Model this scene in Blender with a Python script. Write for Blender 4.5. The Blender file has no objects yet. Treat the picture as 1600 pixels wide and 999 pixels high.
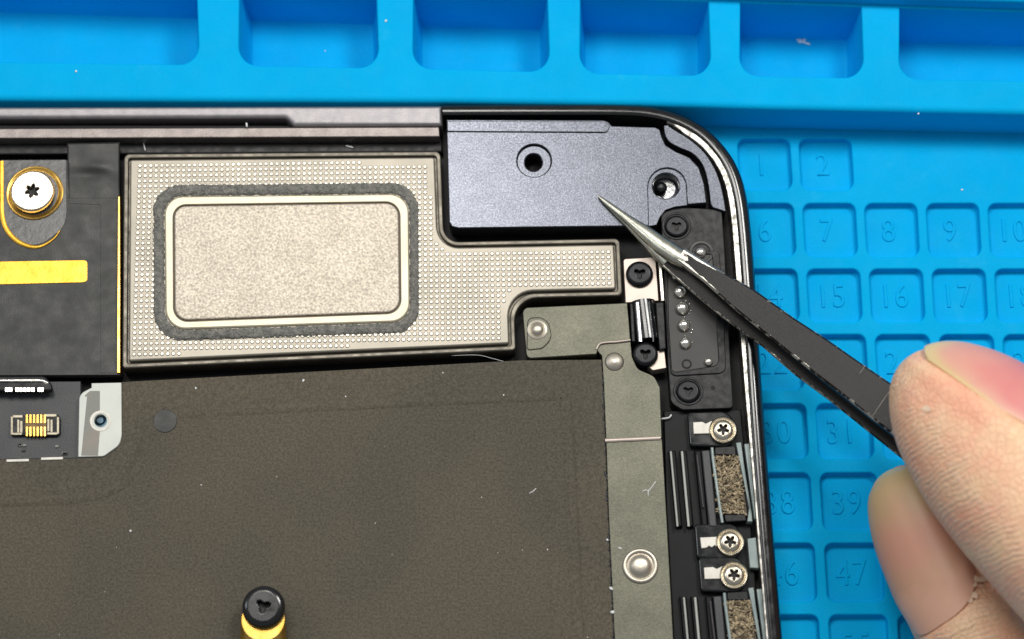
import bpy, bmesh, math, random
from mathutils import Vector, Matrix, Quaternion, noise as mnoise
random.seed(7)
R = math.radians
scene = bpy.context.scene
COL = scene.collection

# ------------------------------------------------------------------ camera, world, lamps, exposure
TH = R(18.0); DIST = 40.0; FPX = 4000.0          # tilt from straight down, distance, focal length in photo pixels
cam_d = bpy.data.cameras.new('camera'); cam = bpy.data.objects.new('camera', cam_d); COL.objects.link(cam)
cam.location = (0, -DIST * math.sin(TH), DIST * math.cos(TH)); cam.rotation_euler = (TH, 0, 0)
cam_d.sensor_width = 36; cam_d.lens = 36 * FPX / 1600; cam_d.clip_start = 1; cam_d.clip_end = 400
cam_d.dof.use_dof = True; cam_d.dof.focus_distance = 40.0; cam_d.dof.aperture_fstop = 0.18
scene.camera = cam
world = bpy.data.worlds.new('World'); scene.world = world; world.use_nodes = True
world.node_tree.nodes['Background'].inputs[0].default_value = (0.93, 0.97, 1.0, 1)
world.node_tree.nodes['Background'].inputs[1].default_value = 0.26
def area_lamp(name, loc, target, size, power, color):
    l = bpy.data.lights.new(name, 'AREA'); l.shape = 'RECTANGLE'; l.size, l.size_y = size; l.energy = power; l.color = color
    o = bpy.data.objects.new(name, l); COL.objects.link(o); o.location = loc
    o.rotation_euler = (Vector(target) - Vector(loc)).to_track_quat('-Z', 'Y').to_euler()
    return o
area_lamp('bench_lamp', (-7.5, 16.5, 46), (0, 0, 0), (20, 16), 12000, (1.0, 0.965, 0.91))
area_lamp('key_lamp', (19, 17, 41), (1, 0, 0), (12, 11), 10500, (1.0, 0.975, 0.93))  # key from the upper right, inferred from shadow direction; no window known
area_lamp('side_fill', (-34, 6, 30), (0, 0, 0), (9, 14), 1800, (0.95, 0.98, 1.0))  # added fill for highlights on roller and chamfer; no such source known
scene.view_settings.view_transform = 'Standard'; scene.view_settings.look = 'None'
scene.view_settings.exposure = 0.0; scene.view_settings.gamma = 1.0
scene.render.engine = 'CYCLES'
scene.cycles.use_denoising = True
scene.cycles.max_bounces = 8
scene.unit_settings.scale_length = 0.01

# ------------------------------------------------------------------ helpers: photo point on a level plane -> place in the scene
CP = Vector(cam.location); FW = Vector((0, math.sin(TH), -math.cos(TH))); UP = Vector((0, math.cos(TH), math.sin(TH)))
def P(px, py, z):
    d = FW + Vector((1, 0, 0)) * ((px - 800) / FPX) + UP * ((499.5 - py) / FPX)
    t = (z - CP.z) / d.z
    return CP + d * t
def W(loop, z):
    return [tuple(P(p[0], p[1], z)[:2]) for p in loop]
def rnd(pts, n=7):
    """polygon with rounded corners: (x, y, radius)"""
    out = []; N = len(pts)
    for i, p in enumerate(pts):
        r = p[2] if len(p) > 2 else 0
        v = Vector(p[:2])
        if r < 4: out.append(tuple(v)); continue
        a = Vector(pts[i - 1][:2]) - v; b = Vector(pts[(i + 1) % N][:2]) - v
        la, lb = a.length, b.length; a /= la; b /= lb
        ang = a.angle(b); t = min(r / math.tan(ang / 2), la * .49, lb * .49)
        p0, p3 = v + a * t, v + b * t; k = .55 if ang < 2.2 else .62
        p1, p2 = p0 - a * t * k, p3 - b * t * k
        for j in range(n + 1):
            u = j / n; w = 1 - u
            out.append(tuple(p0 * w**3 + p1 * 3 * w * w * u + p2 * 3 * w * u * u + p3 * u**3))
    return out
def smooth_path(pts, n=8):
    out = []; N = len(pts); pts = [Vector(p) for p in pts]
    for i in range(N - 1):
        p0 = pts[max(i - 1, 0)]; p1 = pts[i]; p2 = pts[i + 1]; p3 = pts[min(i + 2, N - 1)]
        for j in range(n):
            u = j / n
            out.append(.5 * ((2 * p1) + (p2 - p0) * u + (2 * p0 - 5 * p1 + 4 * p2 - p3) * u * u + (3 * p1 - p0 - 3 * p2 + p3) * u**3))
    out.append(pts[-1]); return out
def circ(c, r, n=40, ry=None):
    ry = ry or r
    return [(c[0] + r * math.cos(2 * math.pi * i / n), c[1] + ry * math.sin(2 * math.pi * i / n)) for i in range(n)]
def star(c, k, r1, r2, rot=0, n=6):
    out = []
    for i in range(k * n):
        a = 2 * math.pi * i / (k * n); m = .5 + .5 * math.cos(k * a)
        rr = r2 + (r1 - r2) * m
        out.append((c[0] + rr * math.cos(a + rot), c[1] + rr * math.sin(a + rot)))
    return out
def ccw(l):
    a = sum(l[i - 1][0] * l[i][1] - l[i][0] * l[i - 1][1] for i in range(len(l)))
    return list(l) if a > 0 else list(reversed(l))
def offset(l, d):
    """inward offset of a counter-clockwise loop"""
    out = []; N = len(l)
    for i in range(N):
        a = Vector(l[i - 1]); b = Vector(l[i]); c = Vector(l[(i + 1) % N])
        e1 = (b - a); e2 = (c - b)
        if e1.length < 1e-7: e1 = e2
        if e2.length < 1e-7: e2 = e1
        e1 = e1.normalized(); e2 = e2.normalized()
        n1 = Vector((-e1.y, e1.x)); n2 = Vector((-e2.y, e2.x)); m = (n1 + n2)
        m = n1 if m.length < 1e-6 else m.normalized()
        out.append(tuple(b + m * (d / max(.35, m.dot(n1)))))
    return out
def inset_ctrl(pts, d, rmin=4):
    """inset of a control polygon (x, y, radius) in photo units; convex corners get tighter, hollow ones wider"""
    N = len(pts); ar = sum(pts[i - 1][0] * pts[i][1] - pts[i][0] * pts[i - 1][1] for i in range(N)); sg = 1 if ar > 0 else -1; out = []
    for i in range(N):
        a, b, c = (Vector(pts[i - 1][:2]), Vector(pts[i][:2]), Vector(pts[(i + 1) % N][:2]))
        d1, d2 = (b - a).normalized(), (c - b).normalized()
        n1, n2 = Vector((-d1.y, d1.x)) * sg, Vector((-d2.y, d2.x)) * sg
        q = b + (n1 + n2) * (d / (1 + n1.dot(n2)))
        cv = (d1.x * d2.y - d1.y * d2.x) * sg > 0
        out.append((q.x, q.y, max(rmin, pts[i][2] - d) if cv else pts[i][2] + d))
    return out
def inside(pt, l):
    x, y = pt; c = False
    for i in range(len(l)):
        x1, y1 = l[i - 1]; x2, y2 = l[i]
        if (y1 > y) != (y2 > y) and x < (x2 - x1) * (y - y1) / (y2 - y1) + x1: c = not c
    return c
def link(name, me, mat, parent=None, sharp=32):
    me.set_sharp_from_angle(angle=R(sharp))
    for p in me.polygons: p.use_smooth = abs(p.normal.z) < .9999      # level faces stay flat, rounded edges smooth
    o = bpy.data.objects.new(name, me); COL.objects.link(o)
    for m in (mat if isinstance(mat, (list, tuple)) else [mat]): me.materials.append(m)
    if parent is not None:
        o.parent = parent
        root = parent
        off = Vector((0, 0, 0))
        while root: off += Vector(root.location); root = root.parent
        o.location = -off + Vector(o.location)
    return o
def bm_link(name, bm, mat, parent=None, sharp=32, recalc=True):
    if recalc: bmesh.ops.recalc_face_normals(bm, faces=bm.faces[:])
    me = bpy.data.meshes.new(name); bm.to_mesh(me); bm.free()
    return link(name, me, mat, parent, sharp)
def skin_rings(bm, rings, closed=True):
    for a, b in zip(rings, rings[1:]):
        n = len(a)
        for i in range(n if closed else n - 1):
            j = (i + 1) % n
            bm.faces.new((a[i], a[j], b[j], b[i]))
def weld(bm):
    bmesh.ops.remove_doubles(bm, verts=bm.verts[:], dist=1e-5)
def shell(name, outer, zt, zb, mat, parent=None, holes=(), bev=.015, seg=3, hbev=None, floor=None, sharp=32):
    """a plate with rounded top edges and holes that go through (or end in a floor at height `floor`)"""
    bm = bmesh.new(); tops = []; bots = []
    hbev = bev if hbev is None else hbev
    for k, loop in enumerate([outer] + list(holes)):
        loop = ccw(loop); sg = 1 if k == 0 else -1; b = bev if k == 0 else hbev
        low = zb if (k == 0 or floor is None) else floor
        rings = [[bm.verts.new((x, y, low)) for x, y in loop]]
        for s in range(seg + 1):
            a = s / seg * math.pi / 2
            if b <= 0 and s: break
            rings.append([bm.verts.new((x, y, zt - b * (1 - math.sin(a)))) for x, y in offset(loop, sg * b * (1 - math.cos(a)))])
        skin_rings(bm, rings); tops.append(rings[-1])
        if k == 0 or floor is None: bots.append(rings[0])
        else: bm.faces.new(rings[0])
    dd = lambda l: [v for i, v in enumerate(l) if (v.co - l[i - 1].co).length > 1e-6]
    tops = [dd(l) for l in tops]; bots = [dd(l) for l in bots]
    for cap in (tops, bots):
        if len(cap) == 1: bm.faces.new(cap[0])
        else:
            ed = []
            for l in cap:
                for i in range(len(l)):
                    e = bm.edges.get((l[i - 1], l[i])) or bm.edges.new((l[i - 1], l[i])); ed.append(e)
            bmesh.ops.triangle_fill(bm, use_beauty=True, use_dissolve=False, edges=ed)
    weld(bm)
    return bm_link(name, bm, mat, parent, sharp)
def pshell(name, px, zt, zb, mat, parent=None, holes=(), **k):
    return shell(name, W(px, zt), zt, zb, mat, parent, [W(h, zt) for h in holes], **k)
def lathe(name, c, prof, mat, parent=None, n=40, sharp=32, lean=(0, 0)):
    bm = bmesh.new(); rings = []; z0 = prof[0][1]
    for r, z in prof:
        cx = c[0] + lean[0] * (z - z0); cy = c[1] + lean[1] * (z - z0)
        rings.append([bm.verts.new((cx + max(r, 1e-4) * math.cos(2 * math.pi * i / n), cy + max(r, 1e-4) * math.sin(2 * math.pi * i / n), z)) for i in range(n)])
    skin_rings(bm, rings); bm.faces.new(rings[-1]); bm.faces.new(rings[0])
    return bm_link(name, bm, mat, parent, sharp)
def ribbon(name, pts, w, h, mat, parent=None, n=8):
    """flat-oval strip along world points; w, h numbers or per-point lists"""
    bm = bmesh.new(); rings = []; pts = [Vector(p) for p in pts]; N = len(pts)
    for i, p in enumerate(pts):
        t = (pts[min(i + 1, N - 1)] - pts[max(i - 1, 0)]).normalized()
        s = t.cross(Vector((0, 0, 1))).normalized(); u = s.cross(t)
        ww = w[i] if isinstance(w, (list, tuple)) else w; hh = h[i] if isinstance(h, (list, tuple)) else h
        rings.append([bm.verts.new(p + s * (ww / 2 * math.cos(2 * math.pi * k / n)) + u * (hh / 2 * math.sin(2 * math.pi * k / n))) for k in range(n)])
    skin_rings(bm, rings); bm.faces.new(rings[0]); bm.faces.new(rings[-1])
    return bm_link(name, bm, mat, parent, 50)
def thing(name, loc, label, cat, group=None):
    o = bpy.data.objects.new(name, None); COL.objects.link(o); o.location = loc; o.empty_display_size = .2
    o['label'] = label; o['category'] = cat
    if group: o['group'] = group
    return o
def sstep(a, b, x):
    t = max(0, min(1, (x - a) / (b - a))); return t * t * (3 - 2 * t)
def part(parent, name):
    o = bpy.data.objects.new(name, None); COL.objects.link(o); o.parent = parent; o.empty_display_size = .1
    return o

# ------------------------------------------------------------------ materials
def lin(c):
    return tuple(((v / 255) / 12.92 if v / 255 <= .04045 else ((v / 255 + .055) / 1.055) ** 2.4) for v in c)
def mat(name, c1, c2=None, rough=.5, metal=0, scale=8, detail=4, grain=0, gscale=90, bump=0, bscale=60, rvar=0, sss=0, coat=0, spec=.5, lo=.35, hi=.65, speck=None, chalk=None):
    """sRGB colours c1, c2 mixed by a broad noise; `grain` is a fine light-dark speckle; `bump` a fine relief"""
    m = bpy.data.materials.new(name); m.use_nodes = True; nt = m.node_tree; N = nt.nodes; L = nt.links
    b = N['Principled BSDF']; tc = N.new('ShaderNodeTexCoord')
    b.inputs['Roughness'].default_value = rough; b.inputs['Metallic'].default_value = metal
    b.inputs['Specular IOR Level'].default_value = spec; b.inputs['Coat Weight'].default_value = coat
    def nz(s, d):
        n = N.new('ShaderNodeTexNoise'); n.inputs['Scale'].default_value = s; n.inputs['Detail'].default_value = d
        L.new(tc.outputs['Object'], n.inputs['Vector']); return n
    def rng(src, a, z, p, q):
        r = N.new('ShaderNodeMapRange'); L.new(src, r.inputs[0])
        for i, v in enumerate((a, z, p, q)): r.inputs[i + 1].default_value = v
        return r.outputs[0]
    n1 = nz(scale, detail)
    mx = N.new('ShaderNodeMix'); mx.data_type = 'RGBA'
    L.new(rng(n1.outputs['Fac'], lo, hi, 0, 1), mx.inputs['Factor'])
    mx.inputs['A'].default_value = (*lin(c1), 1); mx.inputs['B'].default_value = (*lin(c2 or c1), 1)
    col = mx.outputs['Result']
    if grain:
        n2 = nz(gscale, 2); v = rng(n2.outputs['Fac'], .3, .7, 1 - grain, 1 + grain)
        g = N.new('ShaderNodeVectorMath'); g.operation = 'SCALE'; L.new(col, g.inputs[0]); L.new(v, g.inputs['Scale']); col = g.outputs[0]
    if speck:
        vo = N.new('ShaderNodeTexVoronoi'); vo.inputs['Scale'].default_value = speck[1]; L.new(tc.outputs['Object'], vo.inputs['Vector'])
        f = rng(vo.outputs['Distance'], speck[2], speck[2] * .6, 0, 1)
        m2 = N.new('ShaderNodeMix'); m2.data_type = 'RGBA'; L.new(f, m2.inputs['Factor']); L.new(col, m2.inputs['A'])
        m2.inputs['B'].default_value = (*lin(speck[0]), 1); col = m2.outputs['Result']
    if chalk:                                                     # rubbed, dusty patches
        c3 = nz(chalk[1], 9); c3.inputs['Roughness'].default_value = .72; f = rng(c3.outputs['Fac'], .60, .85, 0, .4)
        m4 = N.new('ShaderNodeMix'); m4.data_type = 'RGBA'; L.new(f, m4.inputs['Factor']); L.new(col, m4.inputs['A']); m4.inputs['B'].default_value = (*lin(chalk[0]), 1); col = m4.outputs['Result']
    L.new(col, b.inputs['Base Color'])
    if rvar:
        n3 = nz(scale * 3, 5); L.new(rng(n3.outputs['Fac'], .3, .7, max(0.02, rough - rvar), min(1, rough + rvar)), b.inputs['Roughness'])
    if bump:
        n4 = nz(bscale, 3); bp = N.new('ShaderNodeBump'); bp.inputs['Strength'].default_value = 1; bp.inputs['Distance'].default_value = bump
        L.new(n4.outputs['Fac'], bp.inputs['Height']); L.new(bp.outputs[0], b.inputs['Normal'])
    if sss:
        b.inputs['Subsurface Weight'].default_value = sss; b.inputs['Subsurface Radius'].default_value = (.25, .10, .05); b.inputs['Subsurface Scale'].default_value = 1.0
    m.diffuse_color = (*lin(c1), 1)
    return m
M = {}
M['silicone'] = mat('blue_silicone', (0, 167, 226), (0, 172, 231), rough=.65, scale=.9, detail=6, grain=.035, gscale=38, bump=.004, bscale=30, rvar=.1, spec=.06, chalk=((70, 196, 236), .75))
M['black'] = mat('black_plastic', (13, 14, 17), (24, 25, 28), rough=.42, scale=3, rvar=.12, bump=.002, bscale=70, spec=.3)
M['deep'] = mat('black_floor', (7, 7, 10), (14, 14, 18), rough=.5, scale=4, spec=.2)
M['gloss'] = mat('black_gloss', (11, 12, 14), (18, 19, 21), rough=.2, scale=2, rvar=.08, coat=.4)
M['polish'] = mat('polished_steel', (205, 205, 203), (170, 170, 172), rough=.22, metal=1, scale=6, rvar=.1)
M['chamfer'] = mat('bright_chamfer', (206, 203, 196), (110, 108, 104), rough=.4, metal=1, scale=9, detail=6, rvar=.12)
M['alu'] = mat('grey_aluminium', (150, 147, 150), (162, 158, 160), rough=.5, metal=.9, scale=6, grain=.14, gscale=60, bump=.004, bscale=70)
M['rail'] = mat('warm_aluminium', (140, 132, 130), (156, 148, 144), rough=.5, metal=.9, scale=6, grain=.2, gscale=60, bump=.004, bscale=70)
M['film'] = mat('dark_film', (43, 44, 43), (46, 47, 45), rough=.5, scale=1.4, grain=.12, gscale=50, bump=.003, bscale=45, rvar=.08)
M['film2'] = mat('darker_film', (50, 52, 56), (60, 61, 63), rough=.48, scale=2, grain=.1, gscale=50, bump=.003, bscale=40)
M['clear'] = mat('smoky_film', (62, 60, 58), (50, 50, 50), rough=.28, scale=2, grain=.08, bump=.004, bscale=9)
M['gold'] = mat('gold_copper', (226, 178, 68), (206, 156, 50), rough=.38, metal=.75, scale=5, grain=.06, bump=.003, bscale=20)
M['goldpol'] = mat('gold_plated', (226, 186, 104), (200, 156, 74), rough=.3, metal=1, scale=5)
M['brown'] = mat('brown_shield', (88, 81, 69), (81, 77, 67), rough=.66, metal=0, scale=.33, detail=2, grain=.3, gscale=30, bump=.004, bscale=42, lo=.42, hi=.58, spec=.2, speck=((150, 145, 136), 2.2, .03))
M['steel'] = mat('speaker_steel', (196, 189, 176), (180, 174, 162), rough=.42, metal=.92, scale=1.2, rvar=.06)
M['rimsteel'] = mat('rim_steel', (118, 113, 103), (100, 96, 88), rough=.48, metal=.9, scale=2.5, rvar=.1)
M['steelshade'] = mat('speaker_shaded_steel', (164, 158, 146), (150, 145, 134), rough=.5, metal=.85, scale=1.2)  # darker copy of the speaker steel: shade between bumps put into colour
M['cream'] = mat('cream_steel', (202, 194, 172), (190, 182, 160), rough=.45, metal=.6, scale=1.5)
M['beige'] = mat('beige_diaphragm', (200, 190, 174), (190, 180, 164), rough=.5, metal=.35, scale=1.5, grain=.34, gscale=27, bump=.008, bscale=27)
M['foam'] = mat('grey_foam', (128, 126, 120), (96, 96, 92), rough=.9, scale=14, grain=.35, gscale=40, bump=.02, bscale=30)
M['anod'] = mat('blue_grey_anodised', (86, 89, 97), (91, 94, 102), rough=.27, metal=.9, scale=3, grain=.34, gscale=40, bump=.001, bscale=60)
M['olive'] = mat('olive_steel', (90, 90, 79), (102, 101, 89), rough=.46, metal=.75, scale=1.6, grain=.16, gscale=34, bump=.002, bscale=60, speck=((215, 210, 190), 2.5, .035))
M['pink'] = mat('pale_steel', (200, 186, 176), (190, 178, 168), rough=.5, metal=.7, scale=3, grain=.05)
M['pale'] = mat('pale_plate', (206, 208, 200), (196, 200, 194), rough=.5, metal=.1, scale=2, grain=.04)
M['grey'] = mat('grey_plate', (112, 116, 112), (128, 122, 114), rough=.5, metal=.3, scale=1.2, grain=.06)
M['screwblk'] = mat('black_screw', (22, 23, 26), (34, 35, 38), rough=.34, metal=.6, scale=6, rvar=.08)
M['screwslv'] = mat('silver_screw', (216, 208, 192), (196, 188, 170), rough=.28, metal=1, scale=5, rvar=.06)
M['nickel'] = mat('bright_nickel', (238, 234, 226), (225, 221, 212), rough=.24, metal=.95, scale=6)
M['white'] = mat('white_tab', (226, 222, 212), (212, 208, 198), rough=.5, metal=.1, scale=8, grain=.04)
M['mesh'] = mat('beige_mesh', (188, 172, 142), (120, 108, 88), rough=.6, metal=.3, scale=16, lo=.4, hi=.6)
M['glassy'] = mat('pale_gasket', (150, 164, 162), (128, 144, 144), rough=.3, scale=3, coat=.3)
M['socket'] = mat('dark_socket', (30, 30, 30), (18, 18, 18), rough=.5, metal=.4)
M['groove'] = mat('brown_surround', (96, 78, 56), (70, 58, 44), rough=.5, scale=4)
M['ribtop'] = mat('rib_edge', (150, 148, 146), (84, 84, 88), rough=.4, metal=.3, scale=9)
M['dust'] = mat('dust_white', (226, 228, 228), rough=.9)

# ================================================================== the mat
ZF = -0.88; ZB = -0.02; ZT = -1.12; ZBASE = -1.4
mat_root = thing('repair_mat', P(800, 500, ZBASE), 'blue silicone repair mat with parts trays and numbered square pockets', 'mat')
# cell grid as it lies on the mat: left edge of the column that holds 7, 15, 23 ...; column pitch; top edge; row height
rows = [(1248, 96, 217, 80, None), (1254, 96.5, 318, 83, 7), (1260, 98, 420.5, 83, 15), (1267, 100, 523, 86, 23), (1274, 102, 631, 86, 31),
        (1281, 104, 739, 90, 39), (1288, 106, 849, 92, 47), (1294.5, 108, 961, 94, 55), (1301, 110, 1075, 96, 63)]
cells = []
for ri, (x0, pit, y0, hh, num) in enumerate(rows):
    for c in range(-2, 7):
        if ri == 0 and c not in (-1, 0): continue
        w = pit * .85
        xa = x0 + c * pit; xb = xa + w
        lean = (x0 - rows[max(ri - 1, 0)][0]) * .8 if ri else 5
        lp = rnd([(xa, y0, 12), (xb, y0 - .3, 12), (xb + lean, y0 + hh, 14), (xa + lean, y0 + hh, 14)], 5)
        txt = (str(2 + c) if num is None else str(num + c)) if (num is None or num + c > 2) else ''
        cells.append((W(lp, ZF), txt, ((xa + xb) / 2 + lean * .5, y0 + hh * .52)))
# field with pockets
edge = [(-1600, 138), (-150, 155.5), (690, 159), (1000, 163.5), (1200, 169.5), (1600, 178), (2600, 198)]     # south edge of the tray rim, at rim height
rim_w = W(edge, ZB)
fo = [(x, y + .0) for x, y in rim_w] + [P(2900, 2200, ZF)[:2], P(-1700, 2200, ZF)[:2]]
shell('field', fo, ZF, ZBASE, M['silicone'], mat_root, [c[0] for c in cells], bev=0, hbev=.03, seg=4, floor=ZF - .05)
for o in [o for o in COL.objects if o.name == 'field']: pass
texts = []
for lp, txt, (tx, ty) in cells:
    bm = bmesh.new(); l = ccw(lp); rings = []
    for ins, dz in ((0, -.03), (.004, -.10), (.012, -.135), (.03, -.15), (.06, -.155)):
        rings.append([bm.verts.new((x, y, ZF + dz)) for x, y in offset(l, ins)])
    skin_rings(bm, rings); bm.faces.new(rings[-1])
    bmesh.ops.recalc_face_normals(bm, faces=bm.faces[:])
    if bm.faces[-1].normal.z < 0: bmesh.ops.reverse_faces(bm, faces=bm.faces[:])
    cell = bm_link('pocket', bm, M['silicone'], mat_root, 40, recalc=False)
    if txt: texts.append((cell, txt, P(tx - 6, ty + 1, ZF - .155)))
tmp = []
for cell, txt, p in texts:
    cu = bpy.data.curves.new('number', 'FONT'); cu.body = txt; cu.size = .56; cu.align_x = 'CENTER'; cu.align_y = 'CENTER'
    cu.extrude = .008; cu.bevel_depth = .012; cu.bevel_resolution = 2; cu.offset = -.008; cu.space_character = 1.12
    o = bpy.data.objects.new('number_curve', cu); COL.objects.link(o); tmp.append(o)
dg = bpy.context.evaluated_depsgraph_get(); dg.update()
for o, (cell, txt, p) in zip(tmp, texts):
    me = bpy.data.meshes.new_from_object(o.evaluated_get(dg)); me.materials.clear()
    me.transform(Matrix.Translation((p.x, p.y, p.z + .002)) @ Matrix.Rotation(R(1.5), 4, 'Z') @ Matrix.Scale(.82, 4, (1, 0, 0)))
    n = link('number', me, M['silicone'], cell, 40); n.location = (0, 0, 0); n['kind'] = 'stuff'
for o in tmp: bpy.data.objects.remove(o)
# field shell has walls down to ZF-.05 with floors; drop those floors so that the pockets show
fld = next(o for o in COL.objects if o.name == 'field')
bm = bmesh.new(); bm.from_mesh(fld.data)
kill = [f for f in bm.faces if all(abs(v.co.z - (ZF - .05)) < 1e-5 for v in f.verts)]
bmesh.ops.delete(bm, geom=kill, context='FACES_ONLY'); bm.to_mesh(fld.data); bm.free()

# tray rim with six trays
def tl(x0, x1, yb0, yb1):
    n = lambda x: 12 + (x - 1390) * .033
    return rnd([(x0 + 1, n(x0)), (x1 - 4, n(x1)), (x1, yb1, 30), (x0, yb0, 30)])
tray_px = [(-420, -180, 92, 94), (-120, 311, 95, 101), (373, 592, 102, 106), (645, 859, 107, 112), (906, 1111, 114, 118), (1156, 1350, 118, 122), (1405, 1690, 123, 128), (1745, 2050, 130, 136)]
trays = [W(tl(*t), ZB) for t in tray_px]
nl = lambda x: 12 + (x - 1390) * .033
ro = rim_w + [P(2600, nl(2600) - 70, ZB)[:2], P(-1600, nl(-1600) - 70, ZB)[:2]]
rim = shell('tray_rim', ro, ZB, ZBASE, M['silicone'], mat_root, trays, bev=.10, hbev=.035, seg=6, floor=ZB - .04)
bm = bmesh.new(); bm.from_mesh(rim.data)
bmesh.ops.delete(bm, geom=[f for f in bm.faces if all(abs(v.co.z - (ZB - .04)) < 1e-5 for v in f.verts)], context='FACES_ONLY'); bm.to_mesh(rim.data); bm.free()
for t in trays:
    bm = bmesh.new(); l = ccw(t); rings = []
    for ins, z in ((0, ZB - .035), (.05, ZT + .35), (.09, ZT + .08), (.12, ZT + .02), (.17, ZT)):
        rings.append([bm.verts.new((x, y, z)) for x, y in offset(l, ins)])
    skin_rings(bm, rings); bm.faces.new(rings[-1])
    bmesh.ops.recalc_face_normals(bm, faces=bm.faces[:])
    if sum(f.normal.z * f.calc_area() for f in bm.faces) < 0: bmesh.ops.reverse_faces(bm, faces=bm.faces[:])
    bm_link('tray', bm, M['silicone'], mat_root, 40, recalc=False)
no = [P(-1600, nl(-1600) , ZB)[:2], P(2600, nl(2600), ZB)[:2], P(2600, -900, ZB)[:2], P(-1600, -1000, ZB)[:2]]
no = [(x, y + .045) for x, y in no]
shell('back_ledge', no, ZB + .3, ZBASE, M['silicone'], mat_root, bev=.08)

# ================================================================== the tablet
tab = thing('tablet', P(500, 700, ZF), 'opened dark tablet with its loudspeaker, screws and shield plates laid bare', 'tablet')
outer = smooth_path([(692, 163.5), (850, 163), (975, 163.5), (1030, 169), (1075, 184), (1110, 206), (1137, 235), (1155, 266), (1166, 302), (1173, 350), (1181, 450), (1192, 620), (1206, 800), (1223, 999), (1245, 1250), (1262, 1450)], 5)
outer = [(p.x, p.y) for p in outer] + [(1262, 1540), (1225, 1595), (1160, 1615), (600, 1640), (-700, 1690), (-790, 1670), (-830, 1600), (-810, 900), (-790, 230), (-760, 180), (-700, 167)]
ow = W(outer, -.10)
def open_offset(l, d):
    out = []; N = len(l)
    for i in range(N):
        t = (Vector(l[min(i + 1, N - 1)]) - Vector(l[max(i - 1, 0)])).normalized(); n = Vector((t.y, -t.x))
        out.append(tuple(Vector(l[i]) + n * d))
    return out
def sweep(name, path, prof, m, parent):
    bm = bmesh.new(); lines = []
    for d, z in prof: lines.append([bm.verts.new((x, y, z)) for x, y in open_offset(path, d)])
    lines.append(lines[0])
    for a, b in zip(lines, lines[1:]):
        for i in range(len(a) - 1): bm.faces.new((a[i], a[i + 1], b[i + 1], b[i]))
    bm.faces.new([l[0] for l in lines[:-1]]); bm.faces.new([l[-1] for l in lines[:-1]])
    return bm_link(name, bm, m, parent, 38)
sweep('frame', ow, [(.30, ZF + .03), (.06, ZF + .01), (.015, ZF + .10), (0, -.30), (.0, -.13), (.025, -.06), (.07, -.02), (.13, -.003), (.20, -.008), (.215, -.02), (.215, -.50), (.30, -.52)], M['gloss'], tab)
# polished chamfer inside the rim, bright tone and taper shaped as its highlight, and the dark ledge it drops to
ci = next(i for i, p in enumerate(outer) if p[0] > 1040)
ce = next(i for i, p in enumerate(outer) if p[1] > 1400)
bm = bmesh.new(); cl = ow[ci:ce]; lines = []
for base, k, z in ((.217, 0, -.50), (.217, 0, -.03), (.226, 0, -.018), (.226, 1, -.024), (.234, 1, -.04), (.234, 1, -.5)):
    cols = []
    for i, (x, y) in enumerate(cl):
        t = Vector(cl[min(i + 1, len(cl) - 1)]) - Vector(cl[max(i - 1, 0)]); t.normalize()
        w = .075 - .052 * sstep(1.2, -3.2, y) - .07 * (1 - sstep(0, 5, i))
        q = Vector((x, y)) + Vector((t.y, -t.x)) * (base + k * max(.012, w)); cols.append(bm.verts.new((q.x, q.y, z)))
    lines.append(cols)
lines.append(lines[0])
for a, b in zip(lines, lines[1:]):
    for i in range(len(a) - 1): bm.faces.new((a[i], a[i + 1], b[i + 1], b[i]))
bm_link('chamfer', bm, M['chamfer'], tab, 38)
# floor of the housing
inner_w = open_offset(ow, .2)
shell('back_panel', inner_w, -.47, ZF + .02, M['deep'], tab, bev=.01)
# top rails, left of the corner
pshell('rail', rnd([(-705, 168), (690.5, 164.5), (691, 196, 2), (459, 196.5, 6), (446, 184, 6), (-705, 187)]), 0, ZF + .01, M['alu'], tab, bev=.07, seg=5)
pshell('rail', [(-705, 203.5), (686, 198.5), (687, 213.5), (-705, 219)], -.05, -.46, M['rail'], tab, bev=.02)
pshell('slot_wall', [(-705, 196), (462, 197), (690, 197.5), (690, 201), (-705, 204)], -.2, -.46, M['deep'], tab, bev=0)
pshell('gap_wall', [(-705, 221), (690, 214.5), (692, 238), (-705, 246)], -.30, -.46, M['black'], tab, bev=.03)

# ---- corner ledge of the housing (the same blue-grey finish as the loose cover plate)
ledge_in = smooth_path([(1037, 196), (1039, 210), (1046, 222), (1062, 231), (1082, 240), (1098, 258), (1106, 285), (1110, 316)], 4)
ledge_in = [(p.x, p.y) for p in ledge_in]
ledge_out = [(1130, 330), (1124, 300), (1115, 272), (1100, 247), (1078, 224), (1052, 204), (1040, 196)]
ledge_out = [(p.x, p.y) for p in smooth_path([(1134, 330), (1129, 300), (1119, 268), (1102, 240), (1078, 218), (1054, 203), (1041, 194)], 4)]
pshell('corner_ledge', ledge_in + [(1113, 324), (1134, 331)] + ledge_out[1:-1], -.07, -.46, M['anod'], tab, bev=.012)

# ---- screws
def screw(name, px, py, z, r, h, m, parent, lobes=6, sr=.5, si=.28, rot=.3, dome=.3, sock=None):
    c = P(px, py, z)
    s = shell(name, circ(c, r, 44), z, z - h, m, parent, [star(c, lobes, r * sr, r * si, rot)], bev=r * dome, seg=5, hbev=r * .05)
    lathe('socket', c, [(r * .8, z - h), (r * .8, z - h * .72), (0, z - h * .85)], sock or M['socket'], s if parent is tab else parent, 20)
    return s
def ring(name, px, py, z, r1, r2, h, m, parent, bev=.01):
    c = P(px, py, z); return shell(name, circ(c, r1, 48), z, z - h, m, parent, [circ(c, r2, 40)], bev=bev)

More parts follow.
